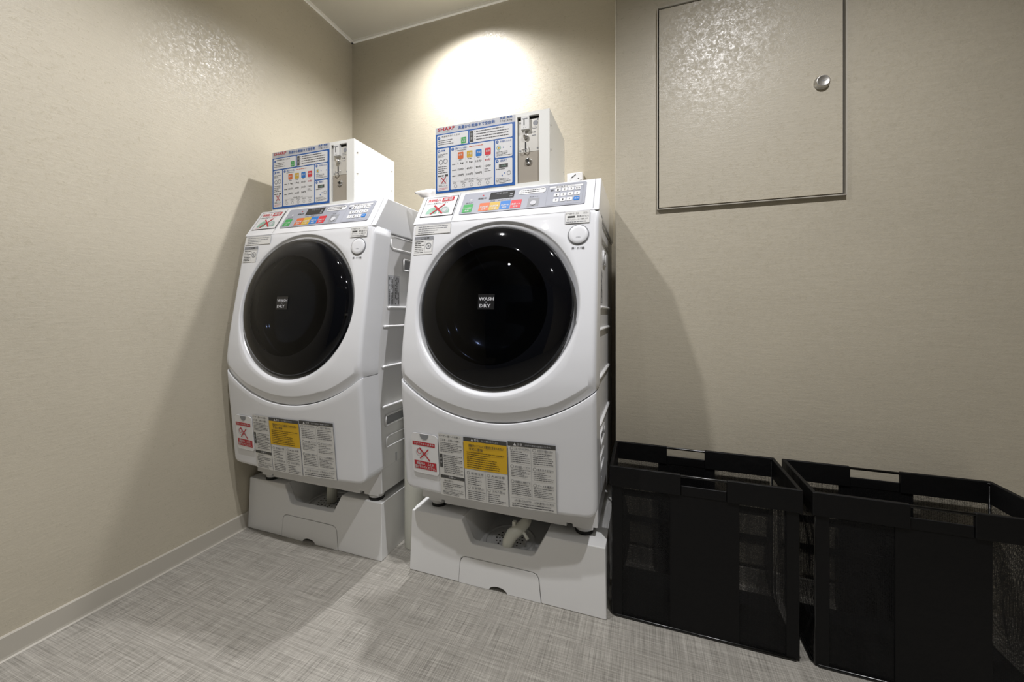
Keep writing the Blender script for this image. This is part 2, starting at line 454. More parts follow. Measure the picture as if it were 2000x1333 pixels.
def make_machine(loc, label):
    root = empty('washing_machine', loc, label, 'washing machine', 'coin washing machines side by side')
    off = (0, 0, -Z0)
    new = lambda: MB(off)
    # --- cabinet (sides, back) ---
    b = new()
    zs = [0.36, 0.45, 0.6, 0.765, 0.9, 1.05, 1.2, 1.312]
    poly = [(prof(z) + 0.078, z) for z in zs] + [(0.70, 1.312), (0.70, 0.36)]
    b.prism(poly, lambda p: (0.007, p[0], p[1]), lambda p: (W - 0.007, p[0], p[1]), BODY)
    b.build('cabinet', root, bevel=0.004)
    # pressed side panels: ribs, handle pockets, edge bead
    for side, x0 in ((1, W - 0.007), (-1, 0.007)):
        s = new()
        X = lambda d, x0=x0, side=side: x0 + side * d
        edge = [(X(0.001), prof(z) + 0.105, z) for z in [0.42, 0.55, 0.7, 0.8, 0.95, 1.1, 1.22, 1.28]]
        edge += [(X(0.001), prof(1.3) + 0.112, 1.297), (X(0.001), 0.215, 1.303), (X(0.001), 0.66, 1.303)]
        s.tube(edge, 0.0028, BODY, 6)
        for ya, z in ((0.168, 1.0085), (0.142, 0.932), (0.135, 0.771), (0.135, 0.610)):
            s.tube([(X(0), ya, z - 0.003), (X(0.0035), ya + 0.006, z), (X(0.0035), 0.5, z - 0.004), (X(0), 0.51, z - 0.006)], 0.0055, BODY, 8)
        # long shallow finger pocket at the top
        for pth in ([(0.185, 1.29), (0.188, 1.262), (0.20, 1.251), (0.50, 1.249)],):
            s.tube([(X(0.001), a, z) for a, z in pth], 0.006, BODY, 8)
        # rectangular hand holds
        for y0_, y1_, za, zb in ((0.275, 0.34, 1.168, 1.216), (0.155, 0.30, 0.532, 0.573)):
            s.box((min(X(0), X(0.001)), y0_, za), (max(X(0), X(0.001)), y1_, zb), I_G)
            for q in ((y0_, za, y1_, za), (y0_, zb, y1_, zb), (y0_, za, y0_, zb), (y1_, za, y1_, zb)):
                s.tube([(X(0.002), q[0], q[1]), (X(0.002), q[2], q[3])], 0.0045, BODY, 6)
        for pth in ([(0.16, 0.443), (0.162, 0.478), (0.175, 0.486), (0.30, 0.484)], [(0.16, 0.443), (0.30, 0.441)]):
            s.tube([(X(0.001), a, z) for a, z in pth], 0.004, BODY, 6)
        s.box((min(X(0), X(0.001)), 0.222, 0.355 + 0.01), (max(X(0), X(0.001)), 0.232, 0.40), I_LG)
        s.build('side_panel', root)
        if side == 1:
            fr = lambda u, v, w_: (W - 0.007 + w_, u, v)
            q = new(); P = Print(q, fr, 0.001)
            P.rect(0.172, 1.016, 0.248, 1.141, I_G, 0); P.rect(0.1728, 1.0168, 0.2472, 1.1402, I_LG, 1)
            for k in range(7):
                y = 0.178 + k * 0.0098
                z = 1.022
                while z < 1.134:
                    h = random.uniform(0.004, 0.02); z2 = min(z + h, 1.135)
                    if random.random() < 0.75: P.rect(y, z, y + 0.0045, z2, I_DG, 2)
                    z = z2 + 0.002
            o = q.build('rating_label', root); o['label'] = 'grey printed label on the side'
    # --- plinth and feet ---
    p = new()
    p.prism([(0.010, 0.365), (0.010, 0.262), (0.040, 0.262), (0.040, 0.252), (0.097, 0.252), (0.097, 0.262), (0.11, 0.262), (0.11, 0.25),
             (0.585, 0.25), (0.585, 0.262), (0.605, 0.262), (0.605, 0.252), (0.675, 0.252), (0.675, 0.262), (0.69, 0.262), (0.69, 0.365)],
            lambda q: (q[0], 0.135, q[1]), lambda q: (q[0], 0.70, q[1]), BODY)
    p.build('base', root, bevel=0.003)
    for fx in (0.068, 0.64):
        for fy in (0.17, 0.55):
            f = new(); fr = lambda u, v, w_, fx=fx, fy=fy: (fx + u, fy + v, w_)
            f.lathe([(0, 0.252), (0.030, 0.252), (0.030, 0.240), (0.026, 0.238)], fr, BODY, 24)
            f.lathe([(0.026, 0.239), (0.031, 0.237), (0.031, Z0 + 0.0005), (0, Z0 + 0.0005)], fr, RUBBER, 24)
            f.build('foot', root)
    # --- lower front panel ---
    b = new()
    xs = [0.0, 0.001, 0.003, 0.006, 0.010, 0.015, 0.022, 0.035, 0.055] + [0.055 + 0.59 * k / 24 for k in range(1, 24)]
    xs += [W - v for v in reversed([0.0, 0.001, 0.003, 0.006, 0.010, 0.015, 0.022, 0.035, 0.055])]
    def zb(x):
        dd = min(x, W - x); return 0.345 + rnd(dd, 0.035)
    cols = []
    for x in xs:
        a, t = zb(x), arc(x) - 0.0035
        zz = [a, a + 0.001, a + 0.002, a + 0.004, a + 0.012] + [a + 0.012 + (t - a - 0.015) * k / 14 for k in range(1, 15)] + [t - 0.001, t]
        col = []
        for z in zz:
            y = sprof(z) + 0.003 + bow(x, z) + rnd(min(x, W - x), 0.014) + rnd(z - a, 0.006) + rnd(t - z, 0.003)
            col.append((x, y, z))
        cols.append([(x, col[0][1] + 0.085, zz[0])] + col + [(x, col[-1][1] + 0.03, t)])
    cols = [[(c_[0], c_[1] + (0.085 if i else 0.085), c_[2]) if False else c_ for i, c_ in enumerate(cl)] for cl in cols]
    b.grid(cols, WHITE)
    for xi in (0, -1):   # side flanges
        cl = cols[xi][1:-1]
        b.grid([cl, [(q[0], prof(q[2]) + 0.103, q[2]) for q in cl]], WHITE, smooth=True)
    b.build('lower_panel', root)
    # --- upper front cover with the door opening ---
    b = new()
    RI = 0.30
    N = 168; TOP = 1.3232
    def bdist(a):
        dx, dz = math.cos(a), math.sin(a); lo, hi = 0.0, 1.2
        for _ in range(40):
            mid = (lo + hi) / 2; x, z = DC[0] + dx * mid, DC[2] + dz * mid
            if 0 <= x <= W and z <= TOP and z >= (arc(min(max(x, 0), W))): lo = mid
            else: hi = mid
        return lo
    angs = [2 * PI * k / N for k in range(N)]
    for cx, cz in ((0, TOP), (W, TOP), (0, arc(0)), (W, arc(W))):
        a = math.atan2(cz - DC[2], cx - DC[0]) % (2 * PI)
        i = min(range(len(angs)), key=lambda k: abs(angs[k] - a)); angs[i] = a
    rows = []
    fr_list = [0, 0.001, 0.003, 0.006, 0.010, 0.015, 0.021, 0.0285, 0.031, 0.036]
    rings = []
    for a in angs:
        L = bdist(a); k = min(1.0, L * 0 + (L - RI) / 0.05)
        rr = [L - f * k for f in fr_list]
        base = rr[-1]
        rr += [base + (RI - base) * t for t in (0.25, 0.5, 0.75, 1.0)]
        ray_ = []
        for r in rr:
            x, z = DC[0] + r * math.cos(a), DC[2] + r * math.sin(a)
            x = min(max(x, 0), W)
            y = sprof(z) + bow(x, z) + rnd(min(x, W - x), 0.014)
            db = z - arc(x)
            if db < 0.030: y += 0.0035 + 0.007 * (1 - max(db, 0) / 0.030)
            ray_.append((x, y, z))
        # into the recess
        yi = ray_[-1][1]; ca, sa = math.cos(a), math.sin(a)
        for r, wv in ((0.2975, None), (0.2945, None), (0.291, 0.004), (0.284, -0.014), (0.279, -0.026), (0.20, -0.03)):
            x, y, z = dfr(r * ca, r * sa, 0 if wv is None else wv)
            if wv is None:
                y0s = sprof(DC[2] + r * sa) + bow(DC[0] + r * ca, DC[2] + r * sa)
                y = y0s + (0.0012 if r > 0.296 else 0.0045)
                z = DC[2] + r * sa
            elif wv == 0.004:
                y = max(y, sprof(DC[2] + r * sa) + bow(DC[0] + r * ca, DC[2] + r * sa) + 0.009)
            ray_.append((x, y, z))
        o_ = ray_[0]
        back = 0.085 if 0 < 1 else 0
        ray_ = [(o_[0], max(o_[1] + 0.02, prof(o_[2]) + 0.103) if (o_[0] < 0.003 or o_[0] > W - 0.003) else o_[1] + 0.02, o_[2])] + ray_
        rings.append(ray_)
    b.grid([[rings[k][j] for k in range(N)] for j in range(len(rings[0]))], WHITE, wrap=True)
    b.build('front_cover', root)
    # --- top cover with the sloping control face ---
    b = new()
    poly = [(0.083, 1.3235), (0.1635, 1.4505), (0.167, 1.4525), (0.173, 1.450), (0.702, 1.450), (0.702, 1.312), (0.17, 1.312)]
    b.prism(poly, lambda p: (0.0, p[0], p[1]), lambda p: (W, p[0], p[1]), WHITE)
    o = b.build('top_cover', root, bevel=0.007, seg=3)
    # slope frame
    ty, tz = 0.082 / 0.1537, 0.130 / 0.1537
    sfr = lambda u, v, w_: (u, 0.083 + ty * v - tz * w_, 1.325 + tz * v + ty * w_)
    # control panel: light grey membrane plate
    b = new(); P = Print(b, sfr)
    P.slab(0.187, 0.031, 0.651, 0.1405, 0.006, 0.0015, I_PK)
    P = Print(b, sfr, 0.0018)
    P.rect(0.218, 0.101, 0.2260, 0.107, I_W, 0)
    P.text('運転中', 0.250, 0.100, 0.285, 0.110, I_DG, 1, bold=0.0002); P.disc(0.268, 0.1205, 0.0035, I_R, 1)
    P.text('洗濯・乾燥コース', 0.302, 0.0825, 0.385, 0.0895, I_TX, 1)
    P.text('槽洗浄', 0.203, 0.084, 0.232, 0.090, I_TX, 1)
    P.rrect(0.409, 0.104, 0.510, 0.131, 0.010, I_TX, 0); P.rrect(0.4098, 0.1048, 0.5092, 0.1302, 0.0095, I_W, 1)
    P.body(0.416, 0.108, 0.503, 0.128, 2, I_DG, 2, 0.35)
    P.text('スタート', 0.453, 0.0835, 0.489, 0.090, I_DG, 1)
    P.frame(0.5165, 0.036, 0.6420, 0.1325, 0.0009, I_G, 0)
    P.rect(0.523, 0.119, 0.640, 0.1285, I_W, 1); P.text('暗証番号キー入力', 0.546, 0.1205, 0.612, 0.1275, I_DG, 2)
    P.text('鍵', 0.5275, 0.104, 0.538, 0.1135, I_DG, 1, bold=0.0003)
    cp = b.build('control_panel', root)
    b = new(); P = Print(b, sfr); P.slab(0.296, 0.0945, 0.392, 0.132, 0.001, 0.0022, I_K); P = Print(b, sfr, 0.0025)
    P.text('洗濯 乾燥', 0.32, 0.119, 0.365, 0.1275, I_G, 0); P.rect(0.375, 0.112, 0.386, 0.118, I_G, 0); P.rect(0.375, 0.1, 0.386, 0.106, I_G, 0)
    b.build('display', cp)['label'] = 'black display window'
    for (u0, u1, m_, l1, l2, col_) in ((0.198, 0.237, I_GR, 'ドラム洗浄', '無料', 'green'), (0.264, 0.3035, I_O, '洗濯乾燥', '標準', 'orange'), (0.305, 0.344, I_OY, '洗濯乾燥', '少量', 'yellow'),
                             (0.3465, 0.3845, I_BL, '洗濯のみ', '標準', 'blue'), (0.3875, 0.4265, I_RD, '乾燥のみ', '標準', 'red')):
        b = new(); P = Print(b, sfr); P.slab(u0, 0.0385, u1, 0.0795, 0.0012, 0.0022, m_); P = Print(b, sfr, 0.0026)
        P.text(l1, u0 + 0.004, 0.054, u1 - 0.004, 0.0635, I_W, 0, bold=0.0002); P.text(l2, u0 + 0.011, 0.0425, u1 - 0.011, 0.0505, I_W, 0, bold=0.0002)
        b.build('course_button', cp)['label'] = col_ + ' course button'
    b = new(); P = Print(b, sfr); P.slab(0.450, 0.0375, 0.492, 0.080, 0.001, 0.0018, I_G); P.slab(0.4605, 0.044, 0.4815, 0.066, 0.0104, 0.004, I_LG)
    b.build('start_button', cp)['label'] = 'grey square with a round pale button'
    keys = [('1', .5535, .1085), ('2', .577, .1085), ('3', .600, .1085), ('取消', .6235, .1085), ('4', .5515, .0835), ('5', .5755, .0835), ('6', .599, .0835), ('0', .6225, .0835),
            ('7', .5515, .0580), ('8', .5755, .0580), ('9', .5985, .0580), ('確定', .6225, .0580)]
    for t_, u, v in keys:
        blue = t_ == '確定'
        b = new(); P = Print(b, sfr); P.slab(u - 0.0098, v - 0.0085, u + 0.0098, v + 0.0085, 0.004, 0.0028, I_BL if blue else I_W); P = Print(b, sfr, 0.0031)
        if len(t_) == 1: P.text(t_, u - 0.0025, v - 0.0045, u + 0.0025, v + 0.0045, I_DG, 0, bold=0.0004)
        else: P.text(t_, u - 0.007, v - 0.0035, u + 0.007, v + 0.0035, I_W if blue else I_TX, 0)
        kb = b.build('number_key', cp)
        if blue: kb['label'] = 'blue confirm key'
    # seams in the control face
    b = new(); P = Print(b, sfr, 0.0005)
    P.line(0.1645, 0.006, 0.1655, 0.150, 0.0016, I_G); b.build('panel_seam', root)
    b = new(); P = Print(b, sfr, 0.0005); P.line(0.6805, 0.006, 0.6805, 0.150, 0.0012, I_G); b.build('panel_seam', root)
    # warning sticker: bleach/duvets crossed out
    b = new(); P = Print(b, sfr, 0.0006)
    P.rect(0.0195, 0.034, 0.1608, 0.1405, I_K, 0); P.rect(0.0222, 0.0367, 0.1581, 0.1378, I_W, 1)
    P.text('洗剤投入', 0.031, 0.1145, 0.088, 0.130, I_RD, 2, bold=0.0006)
    P.rrect(0.094, 0.112, 0.145, 0.134, 0.003, I_R, 2); P.text('厳禁', 0.1, 0.1155, 0.139, 0.131, I_W, 3, bold=0.0004)
    P.text('洗剤は自動で入ります', 0.030, 0.1005, 0.125, 0.1085, I_TX, 2)
    for cx in (0.064, 0.118):
        P.poly([(cx + 0.024 * math.cos(PI * k / 10), 0.048 + 0.036 * math.sin(PI * k / 10)) for k in range(11)], I_PG, 2)
    P.disc(0.119, 0.066, 0.017, I_LG, 3); P.ring(0.119, 0.066, 0.013, 0.003, I_PG, 4)
    P.line(0.068, 0.093, 0.114, 0.046, 0.0065, I_R, 5); P.line(0.114, 0.096, 0.062, 0.045, 0.005, I_R, 6)
    P.text('入れないでください', 0.040, 0.038, 0.062, 0.043, I_RD, 2)
    b.build('warning_sticker', root)['label'] = 'white sticker with a red cross and black border'
    # --- prints on the upper front ---
    ly, lz = 0.028 / 0.1772, 0.175 / 0.1772
    ufr = lambda u, v, w_: (u, 0.0535 + ly * v - lz * w_ + bow(u, 1.15 + lz * v), 1.15 + lz * v + ly * w_)
    b = new(); P = Print(b, ufr, 0.0012)
    P.rect(0.591, 0.1335, 0.6715, 0.1755, I_LG, 0); P.rect(0.5917, 0.1342, 0.6708, 0.1748, PAPER, 1)
    P.text('ドアを開けるときは', 0.595, 0.1635, 0.635, 0.1705, I_TX, 2); P.text('ください', 0.650, 0.1635, 0.667, 0.1705, I_TX, 2)
    P.rect(0.599, 0.153, 0.6235, 0.1595, I_DG, 2); P.text('運転停止後ボタンを', 0.63, 0.153, 0.668, 0.160, I_TX, 2)
    P.text('押してください。', 0.598, 0.144, 0.628, 0.150, I_TX, 2); P.text('ロック解除します', 0.633, 0.144, 0.665, 0.150, I_TX, 2)
    P.body(0.595, 0.136, 0.668, 0.142, 1, I_G, 2, 0.5)
    b.build('notice_sticker', root)['label'] = 'small notice above the round button'
    b = new(); P = Print(b, ufr, 0.0012)
    P.rect(0.0185, 0.134, 0.1665, 0.1745, PAPER, 0); P.rect(0.0185, 0.170, 0.1665, 0.1745, I_LG, 1); P.body(0.03, 0.136, 0.155, 0.167, 4, I_G, 1, 0.35)
    b.build('notice_sticker', root)['label'] = 'wide grey notice left of the door'
    b = new(); P = Print(b, ufr, 0.0012)
    P.rect(0.0185, 0.056, 0.099, 0.1255, PAPER, 0); P.rect(0.0185, 0.112, 0.099, 0.1255, I_G, 1); P.text('ご注意', 0.045, 0.1145, 0.082, 0.123, I_DG, 2)
    P.body(0.022, 0.060, 0.062, 0.109, 7, I_TX, 1, 0.4); P.frame(0.065, 0.064, 0.096, 0.108, 0.0007, I_G, 1)
    P.ring(0.081, 0.088, 0.012, 0.003, I_G, 2); P.disc(0.081, 0.088, 0.004, I_G, 2)
    b.build('notice_sticker', root)['label'] = 'small square notice with a drawing, left of the door'
    # open button
    b = new(); fr = lambda u, v, w_: ufr(0.636 + u, 0.0945 + v, w_)
    b.lathe([(0.0345, 0.0), (0.0345, 0.0014), (0.032, 0.0014), (0.032, 0.0002)], fr, I_G, 40)
    b.lathe([(0.0312, 0.0), (0.0312, 0.0030), (0.030, 0.0042), (0.02, 0.0048), (0, 0.0050)], fr, WHITE, 40)
    P = Print(b, ufr, 0.0054); P.text('OPEN', 0.629, 0.083, 0.643, 0.0865, I_G, 0)
    P = Print(b, ufr, 0.0012); P.text('押・ドア開', 0.616, 0.0455, 0.656, 0.0535, I_DG, 0, bold=0.0003)
    b.build('door_button', root)
    # --- door ---
    b = new()
    b.lathe([(0.200, -0.028), (0.272, -0.028), (0.276, -0.016), (0.2765, -0.002), (0.2745, 0.005), (0.268, 0.0105), (0.255, 0.0165), (0.235, 0.0235), (0.215, 0.0290),
             (0.207, 0.0303), (0.203, 0.0308), (0.2000, 0.0311)], dfr, GLASS, 128)
    b.lathe([(0.2005, -0.012), (0.190, -0.014), (0.180, -0.026), (0.165, -0.036), (0.14, -0.046), (0.10, -0.056), (0.05, -0.062), (0.02, -0.0635), (0, -0.064)], dfr, BOWL, 96)
    dr = b.build('door', root); dr['label'] = 'round black glass door'
    b = new(); b.lathe([(0.2005, 0.0311), (0.194, 0.0322), (0.18, 0.0355), (0.15, 0.0412), (0.11, 0.0470), (0.07, 0.0507), (0.035, 0.0525), (0, 0.053)], dfr, TINT, 96)
    b.build('door_window', dr)
    b = new(); P = Print(b, lambda u, v, w_: dfr(u, v, w_), 0.0545)
    P.rect(-0.029, -0.020, 0.029, 0.031, I_K, -1)
    P.text('WASH', -0.0255, 0.009, 0.0265, 0.0205, I_LG, 1, bold=0.0007); P.text('&', -0.003, 0.0015, 0.004, 0.0075, I_G, 1)
    P.text('DRY', -0.022, -0.0135, 0.0165, -0.002, I_LG, 1, bold=0.0007)
    b.build('door_emblem', dr)['label'] = 'WASH & DRY emblem'
    # small grey catch on the door rim
    b = new(); cx = 0.275 * math.cos(-0.12); cz = 0.275 * math.sin(-0.12)
    b.box(tuple(min(p_, q_) for p_, q_ in zip(dfr(cx - 0.004, cz - 0.003, 0.002), dfr(cx + 0.004, cz + 0.003, 0.012))),
          tuple(max(p_, q_) for p_, q_ in zip(dfr(cx - 0.004, cz - 0.003, 0.002), dfr(cx + 0.004, cz + 0.003, 0.012))), RUBBER)
    b.build('door_catch', dr)
    # --- lower panel stickers ---
    my, mz = -0.0266 / 0.2763, 0.275 / 0.2763
    LO = 0.0365
    lfr = lambda u, v, w_: (u, LO + my * v - mz * w_ + bow(u, 0.345 + mz * v), 0.345 + mz * v + my * w_)
    b = new(); P = Print(b, lfr, 0.0006)
    P.slab(0.044, 0.0675, 0.1565, 0.2145, 0.014, 0.0016, BODY)
    P = Print(b, lfr, 0.0026)
    P.poly([(0.100 + 0.019 * math.cos(PI + PI * k / 12), 0.2125 + 0.019 * math.sin(PI + PI * k / 12)) for k in range(13)], I_G, 0)
    P.rect(0.048, 0.170, 0.144, 0.184, I_R, 0); P.text('やけどのおそれあり', 0.054, 0.1735, 0.14, 0.1815, I_W, 1, bold=0.0002)
    P.rect(0.052, 0.083, 0.147, 0.1125, I_R, 0); P.text('運転中は、ふたを', 0.062, 0.0985, 0.136, 0.1095, I_W, 1, bold=0.0003); P.text('開けないでください。', 0.056, 0.0855, 0.143, 0.0965, I_W, 1, bold=0.0003)
    P.line(0.078, 0.162, 0.121, 0.117, 0.0045, I_R, 2); P.line(0.117, 0.160, 0.079, 0.122, 0.0045, I_R, 3)
    P.ring(0.076, 0.148, 0.0095, 0.002, I_R, 1); P.ring(0.076, 0.144, 0.014, 0.001, I_G, 1)
    b.build('safety_plate', root)['label'] = 'white plate with red bars and a red cross'
    random.seed(5)
    b = new(); P = Print(b, lfr, 0.0008)
    # column one
    P.rect(0.160, 0.002, 0.2565, 0.226, I_ST, 0)
    P.text('オーナー様へのお願い', 0.163, 0.215, 0.246, 0.2225, I_DG, 1); P.text('ご注意・点検のお願い', 0.166, 0.201, 0.247, 0.209, I_DG, 1)
    P.body(0.166, 0.160, 0.252, 0.197, 6, I_TX, 1, 0.3)
    P.rect(0.162, 0.105, 0.1735, 0.153, I_DG, 1); P.text('安', 0.1645, 0.133, 0.171, 0.141, I_W, 2); P.text('全', 0.1645, 0.119, 0.171, 0.127, I_W, 2)
    P.body(0.178, 0.085, 0.252, 0.153, 10, I_TX, 1, 0.3)
    P.rect(0.162, 0.066, 0.2565, 0.0775, I_DG, 1); P.text('お願い', 0.195, 0.0685, 0.222, 0.0755, I_W, 2)
    P.text('運転中は開けない', 0.176, 0.054, 0.215, 0.061, I_DG, 1); P.body(0.170, 0.032, 0.252, 0.052, 3, I_TX, 1, 0.3)
    P.text('異物は必ず取り除いてください', 0.176, 0.0235, 0.250, 0.030, I_DG, 1); P.body(0.170, 0.006, 0.252, 0.021, 3, I_TX, 1, 0.3)
    b.build('caution_sheet', root)['label'] = 'narrow printed sheet, left of the yellow one'
    b = new(); P = Print(b, lfr, 0.0008)
    P.rect(0.259, 0.002, 0.416, 0.2255, I_G, 0); P.rect(0.2597, 0.0027, 0.4153, 0.2248, I_ST, 1)
    P.rect(0.259, 0.212, 0.4150, 0.2260, I_DG, 2)
    P.poly([(0.287, 0.2145), (0.297, 0.2145), (0.292, 0.2235)], I_W, 3); P.text('警告', 0.300, 0.2145, 0.3165, 0.2235, I_W, 3); P.text('死亡や重傷のおそれあり', 0.326, 0.2155, 0.385, 0.222, I_LG, 3)
    P.rect(0.259, 0.115, 0.4150, 0.212, I_Y, 2)
    P.text('回転中のドラムには絶対に手を入れない', 0.279, 0.194, 0.405, 0.204, I_DG, 3, bold=0.0002); P.text('手足に重傷', 0.279, 0.182, 0.33, 0.191, I_DG, 3, bold=0.0002)
    P.body(0.270, 0.119, 0.410, 0.178, 8, ink('brown', 110, 88, 20), 3, 0.33)
    for (u0, v0, tt) in ((0.265, 0.058, '感電注意'), (0.340, 0.058, '火災注意'), (0.265, 0.006, '分解禁止'), (0.340, 0.006, '水ぬれ禁止')):
        P.ring(u0 + 0.008, v0 + 0.043, 0.0055, 0.001, I_DG, 2, 12); P.text(tt, u0 + 0.018, v0 + 0.039, u0 + 0.065, v0 + 0.047, I_TX, 2)
        P.body(u0 + 0.004, v0, u0 + 0.068, v0 + 0.034, 5, I_TX, 2, 0.28)
    P.line(0.337, 0.008, 0.337, 0.108, 0.0007, I_G, 2)
    b.build('caution_sheet', root)['label'] = 'printed sheet with a yellow warning block'
    b = new(); P = Print(b, lfr, 0.0008)
    P.rect(0.419, 0.004, 0.576, 0.229, I_G, 0); P.rect(0.4197, 0.0047, 0.5753, 0.2283, I_ST, 1)
    P.rect(0.419, 0.215, 0.576, 0.2292, I_DG, 2)
    P.poly([(0.438, 0.2175), (0.448, 0.2175), (0.443, 0.2268)], I_W, 3); P.text('注意', 0.451, 0.2175, 0.468, 0.2268, I_W, 3); P.text('けがや家財の損害のおそれ', 0.478, 0.2185, 0.560, 0.225, I_LG, 3)
    for (u0, v0, hh, tt) in ((0.424, 0.155, 0.052, '入れてはいけません'), (0.424, 0.108, 0.038, '水平に設置してください'), (0.424, 0.045, 0.050, '定期的に掃除する'),
                         (0.499, 0.155, 0.052, '子供だけで使わせない'), (0.499, 0.102, 0.042, '手をはさまない'), (0.499, 0.045, 0.045, 'アースを確実に')):
        P.ring(u0 + 0.008, v0 + hh, 0.0058, 0.001, I_DG, 2, 12); P.text(tt, u0 + 0.017, v0 + hh - 0.004, u0 + 0.068, v0 + hh + 0.004, I_TX, 2, bold=0.0001)
        P.body(u0 + 0.004, v0 + 0.004, u0 + 0.069, v0 + hh - 0.007, max(3, int(hh / 0.0075)), I_TX, 2, 0.28)
    P.line(0.496, 0.045, 0.496, 0.212, 0.0007, I_G, 2); P.line(0.424, 0.040, 0.572, 0.040, 0.0007, I_G, 2)
    P.text('ふたに強い力をかけたり、上に物を置かないでください', 0.436, 0.027, 0.568, 0.035, I_DG, 2, bold=0.0001); P.body(0.428, 0.008, 0.566, 0.024, 2, I_TX, 2, 0.3)
    b.build('caution_sheet', root)['label'] = 'printed sheet with a dark heading, right of the yellow one'
    return root

m1 = make_machine((-1.676, 1.126, Z0), 'white front-loading washer dryer on the left, close to the left wall, its side visible')
m2 = copy_tree(m1)
m2.location = (-0.836 * K, 1.169 * K, Z0 * K)
m2['label'] = 'white front-loading washer dryer on the right, next to the black laundry baskets'

# ------------------------------------------------------------ drain pan pedestals
PW_ = 0.738
def make_pan(loc, label):
    root = empty('washer_pan', loc, label, 'washing machine stand', 'raised drain pans under the machines')
    b = MB()
    g = 0.0018
    cut = [(0.2085, 0.0), (0.2135, 0.072), (0.217, 0.086), (0.225, 0.094), (0.2367, 0.0975), (0.470, 0.0975), (0.492, 0.0965), (0.505, 0.092), (0.5125, 0.080), (0.522, 0.0)]
    notch = [(0.534, 0.229), (0.500, 0.164), (0.494, 0.154), (0.482, 0.1495), (0.276, 0.1470), (0.262, 0.1490), (0.254, 0.156), (0.247, 0.170), (0.219, 0.229)]
    poly = [(0.0, 0.0)] + cut + [(PW_, 0.0), (PW_ - 0.004, 0.229)] + notch + [(0.006, 0.229)]
    poly = [(x, min(z, Z0)) for x, z in poly]
    tilt = lambda z: 0.006 * z / Z0
    b.prism(poly, lambda p: (p[0], tilt(p[1]), p[1]), lambda p: (p[0], 0.035, p[1]), PAN)
    b.build('front_wall', root, bevel=0.0035, seg=3)
    ac = [(0.2085 + g, 0.001), (0.2135 + g, 0.072), (0.217 + g, 0.086 - g), (0.226, 0.094 - g), (0.2367, 0.0975 - g), (0.470, 0.0975 - g), (0.492, 0.0965 - g), (0.505 - g, 0.092 - g), (0.5125 - g, 0.080), (0.522 - g, 0.001)]
    ac += [(0.364 + 0.034 * math.cos(PI * k / 10), 0.001 + 0.0165 * math.sin(PI * k / 10)) for k in range(11)]
    b = MB(); b.prism(ac, lambda p: (p[0], 0.0002 + tilt(p[1]), p[1]), lambda p: (p[0], 0.03, p[1]), PAN)
    b.build('access_cover', root)
    # body: two side decks, back, sunken tray
    b = MB()
    b.box((0.004, 0.03, 0), (0.212, 0.66, Z0), PAN); b.box((0.536, 0.03, 0), (PW_ - 0.004, 0.66, Z0), PAN)
    b.box((0.205, 0.46, 0), (0.545, 0.66, Z0), PAN)
    b.box((0.205, 0.033, 0.02), (0.545, 0.47, 0.118), PAN)
    b.box((0.005, 0.05, 0.225), (0.02, 0.64, Z0 + 0.0004), PAN)
    b.build('body', root, bevel=0.003)
    # sloping inner cheeks of the tray
    b = MB()
    b.prism([(0.204, 0.118), (0.262, 0.118), (0.219, 0.226), (0.204, 0.226)], lambda p: (p[0], 0.034, p[1]), lambda p: (p[0], 0.46, p[1]), PAN); b.build('tray_cheek', root); b = MB()
    b.prism([(0.546, 0.118), (0.546, 0.226), (0.534, 0.226), (0.490, 0.118)], lambda p: (p[0], 0.034, p[1]), lambda p: (p[0], 0.46, p[1]), PAN)
    b.build('tray_cheek', root)
    # drain grate with holes
    b = MB(); fr = lambda u, v, w_: (0.366 + u, 0.118 + v, 0.118 + w_)
    b.lathe([(0.100, 0.0), (0.100, 0.004), (0.094, 0.0055), (0.088, 0.004), (0.088, 0.001)], fr, PAN, 40)
    b.lathe([(0.070, 0.0), (0.070, 0.0035), (0.066, 0.005), (0.060, 0.0035), (0, 0.0035)], fr, PAN, 40)
    P = Print(b, fr, 0.0042)
    for rr, n in ((0.026, 8), (0.038, 12), (0.050, 16)):
        for k in range(n):
            a = 2 * PI * (k + 0.3 * (rr > 0.03)) / n; P.disc(rr * math.cos(a), rr * math.sin(a), 0.0038, DARK, 0, 8)
    b.build('drain_grate', root)
    return root
p1 = make_pan((-1.7185, 1.254, 0), 'white raised drain pan under the left washing machine, against the left wall')
p2 = copy_tree(p1); p2.location = (-0.8505 * K, 1.254 * K, 0)
p2['label'] = 'white raised drain pan under the right washing machine, beside the black baskets'

# drain hoses (different on each machine)
b = MB((-0.108, -0.120, 0))
b.tube([(0.49, 0.24, 0.2275), (0.49, 0.235, 0.215), (0.488, 0.232, 0.16), (0.488, 0.232, 0.128)], [0.024, 0.024, 0.022, 0.022], CREAM, 20)
b.tube([(0.49, 0.238, 0.2270), (0.49, 0.236, 0.218)], 0.031, CREAM, 20)
o = b.build('drain_hose', p1); o['label'] = 'straight cream pipe under the washer'
b = MB((0.0145, -0.085, 0))
b.tube([(0.432, 0.180, 0.2275), (0.426, 0.168, 0.216), (0.408, 0.152, 0.200), (0.385, 0.138, 0.183), (0.373, 0.130, 0.160), (0.370, 0.127, 0.128)], [0.017, 0.019, 0.021, 0.023, 0.022, 0.021], CREAM, 20)
b.tube([(0.415, 0.155, 0.200), (0.446, 0.130, 0.180)], 0.006, CREAM, 8)
b.box((0.384, 0.140, 0.198), (0.396, 0.152, 0.2275), CREAM)
o = b.build('drain_hose', p2); o['label'] = 'bent cream elbow pipe under the washer'

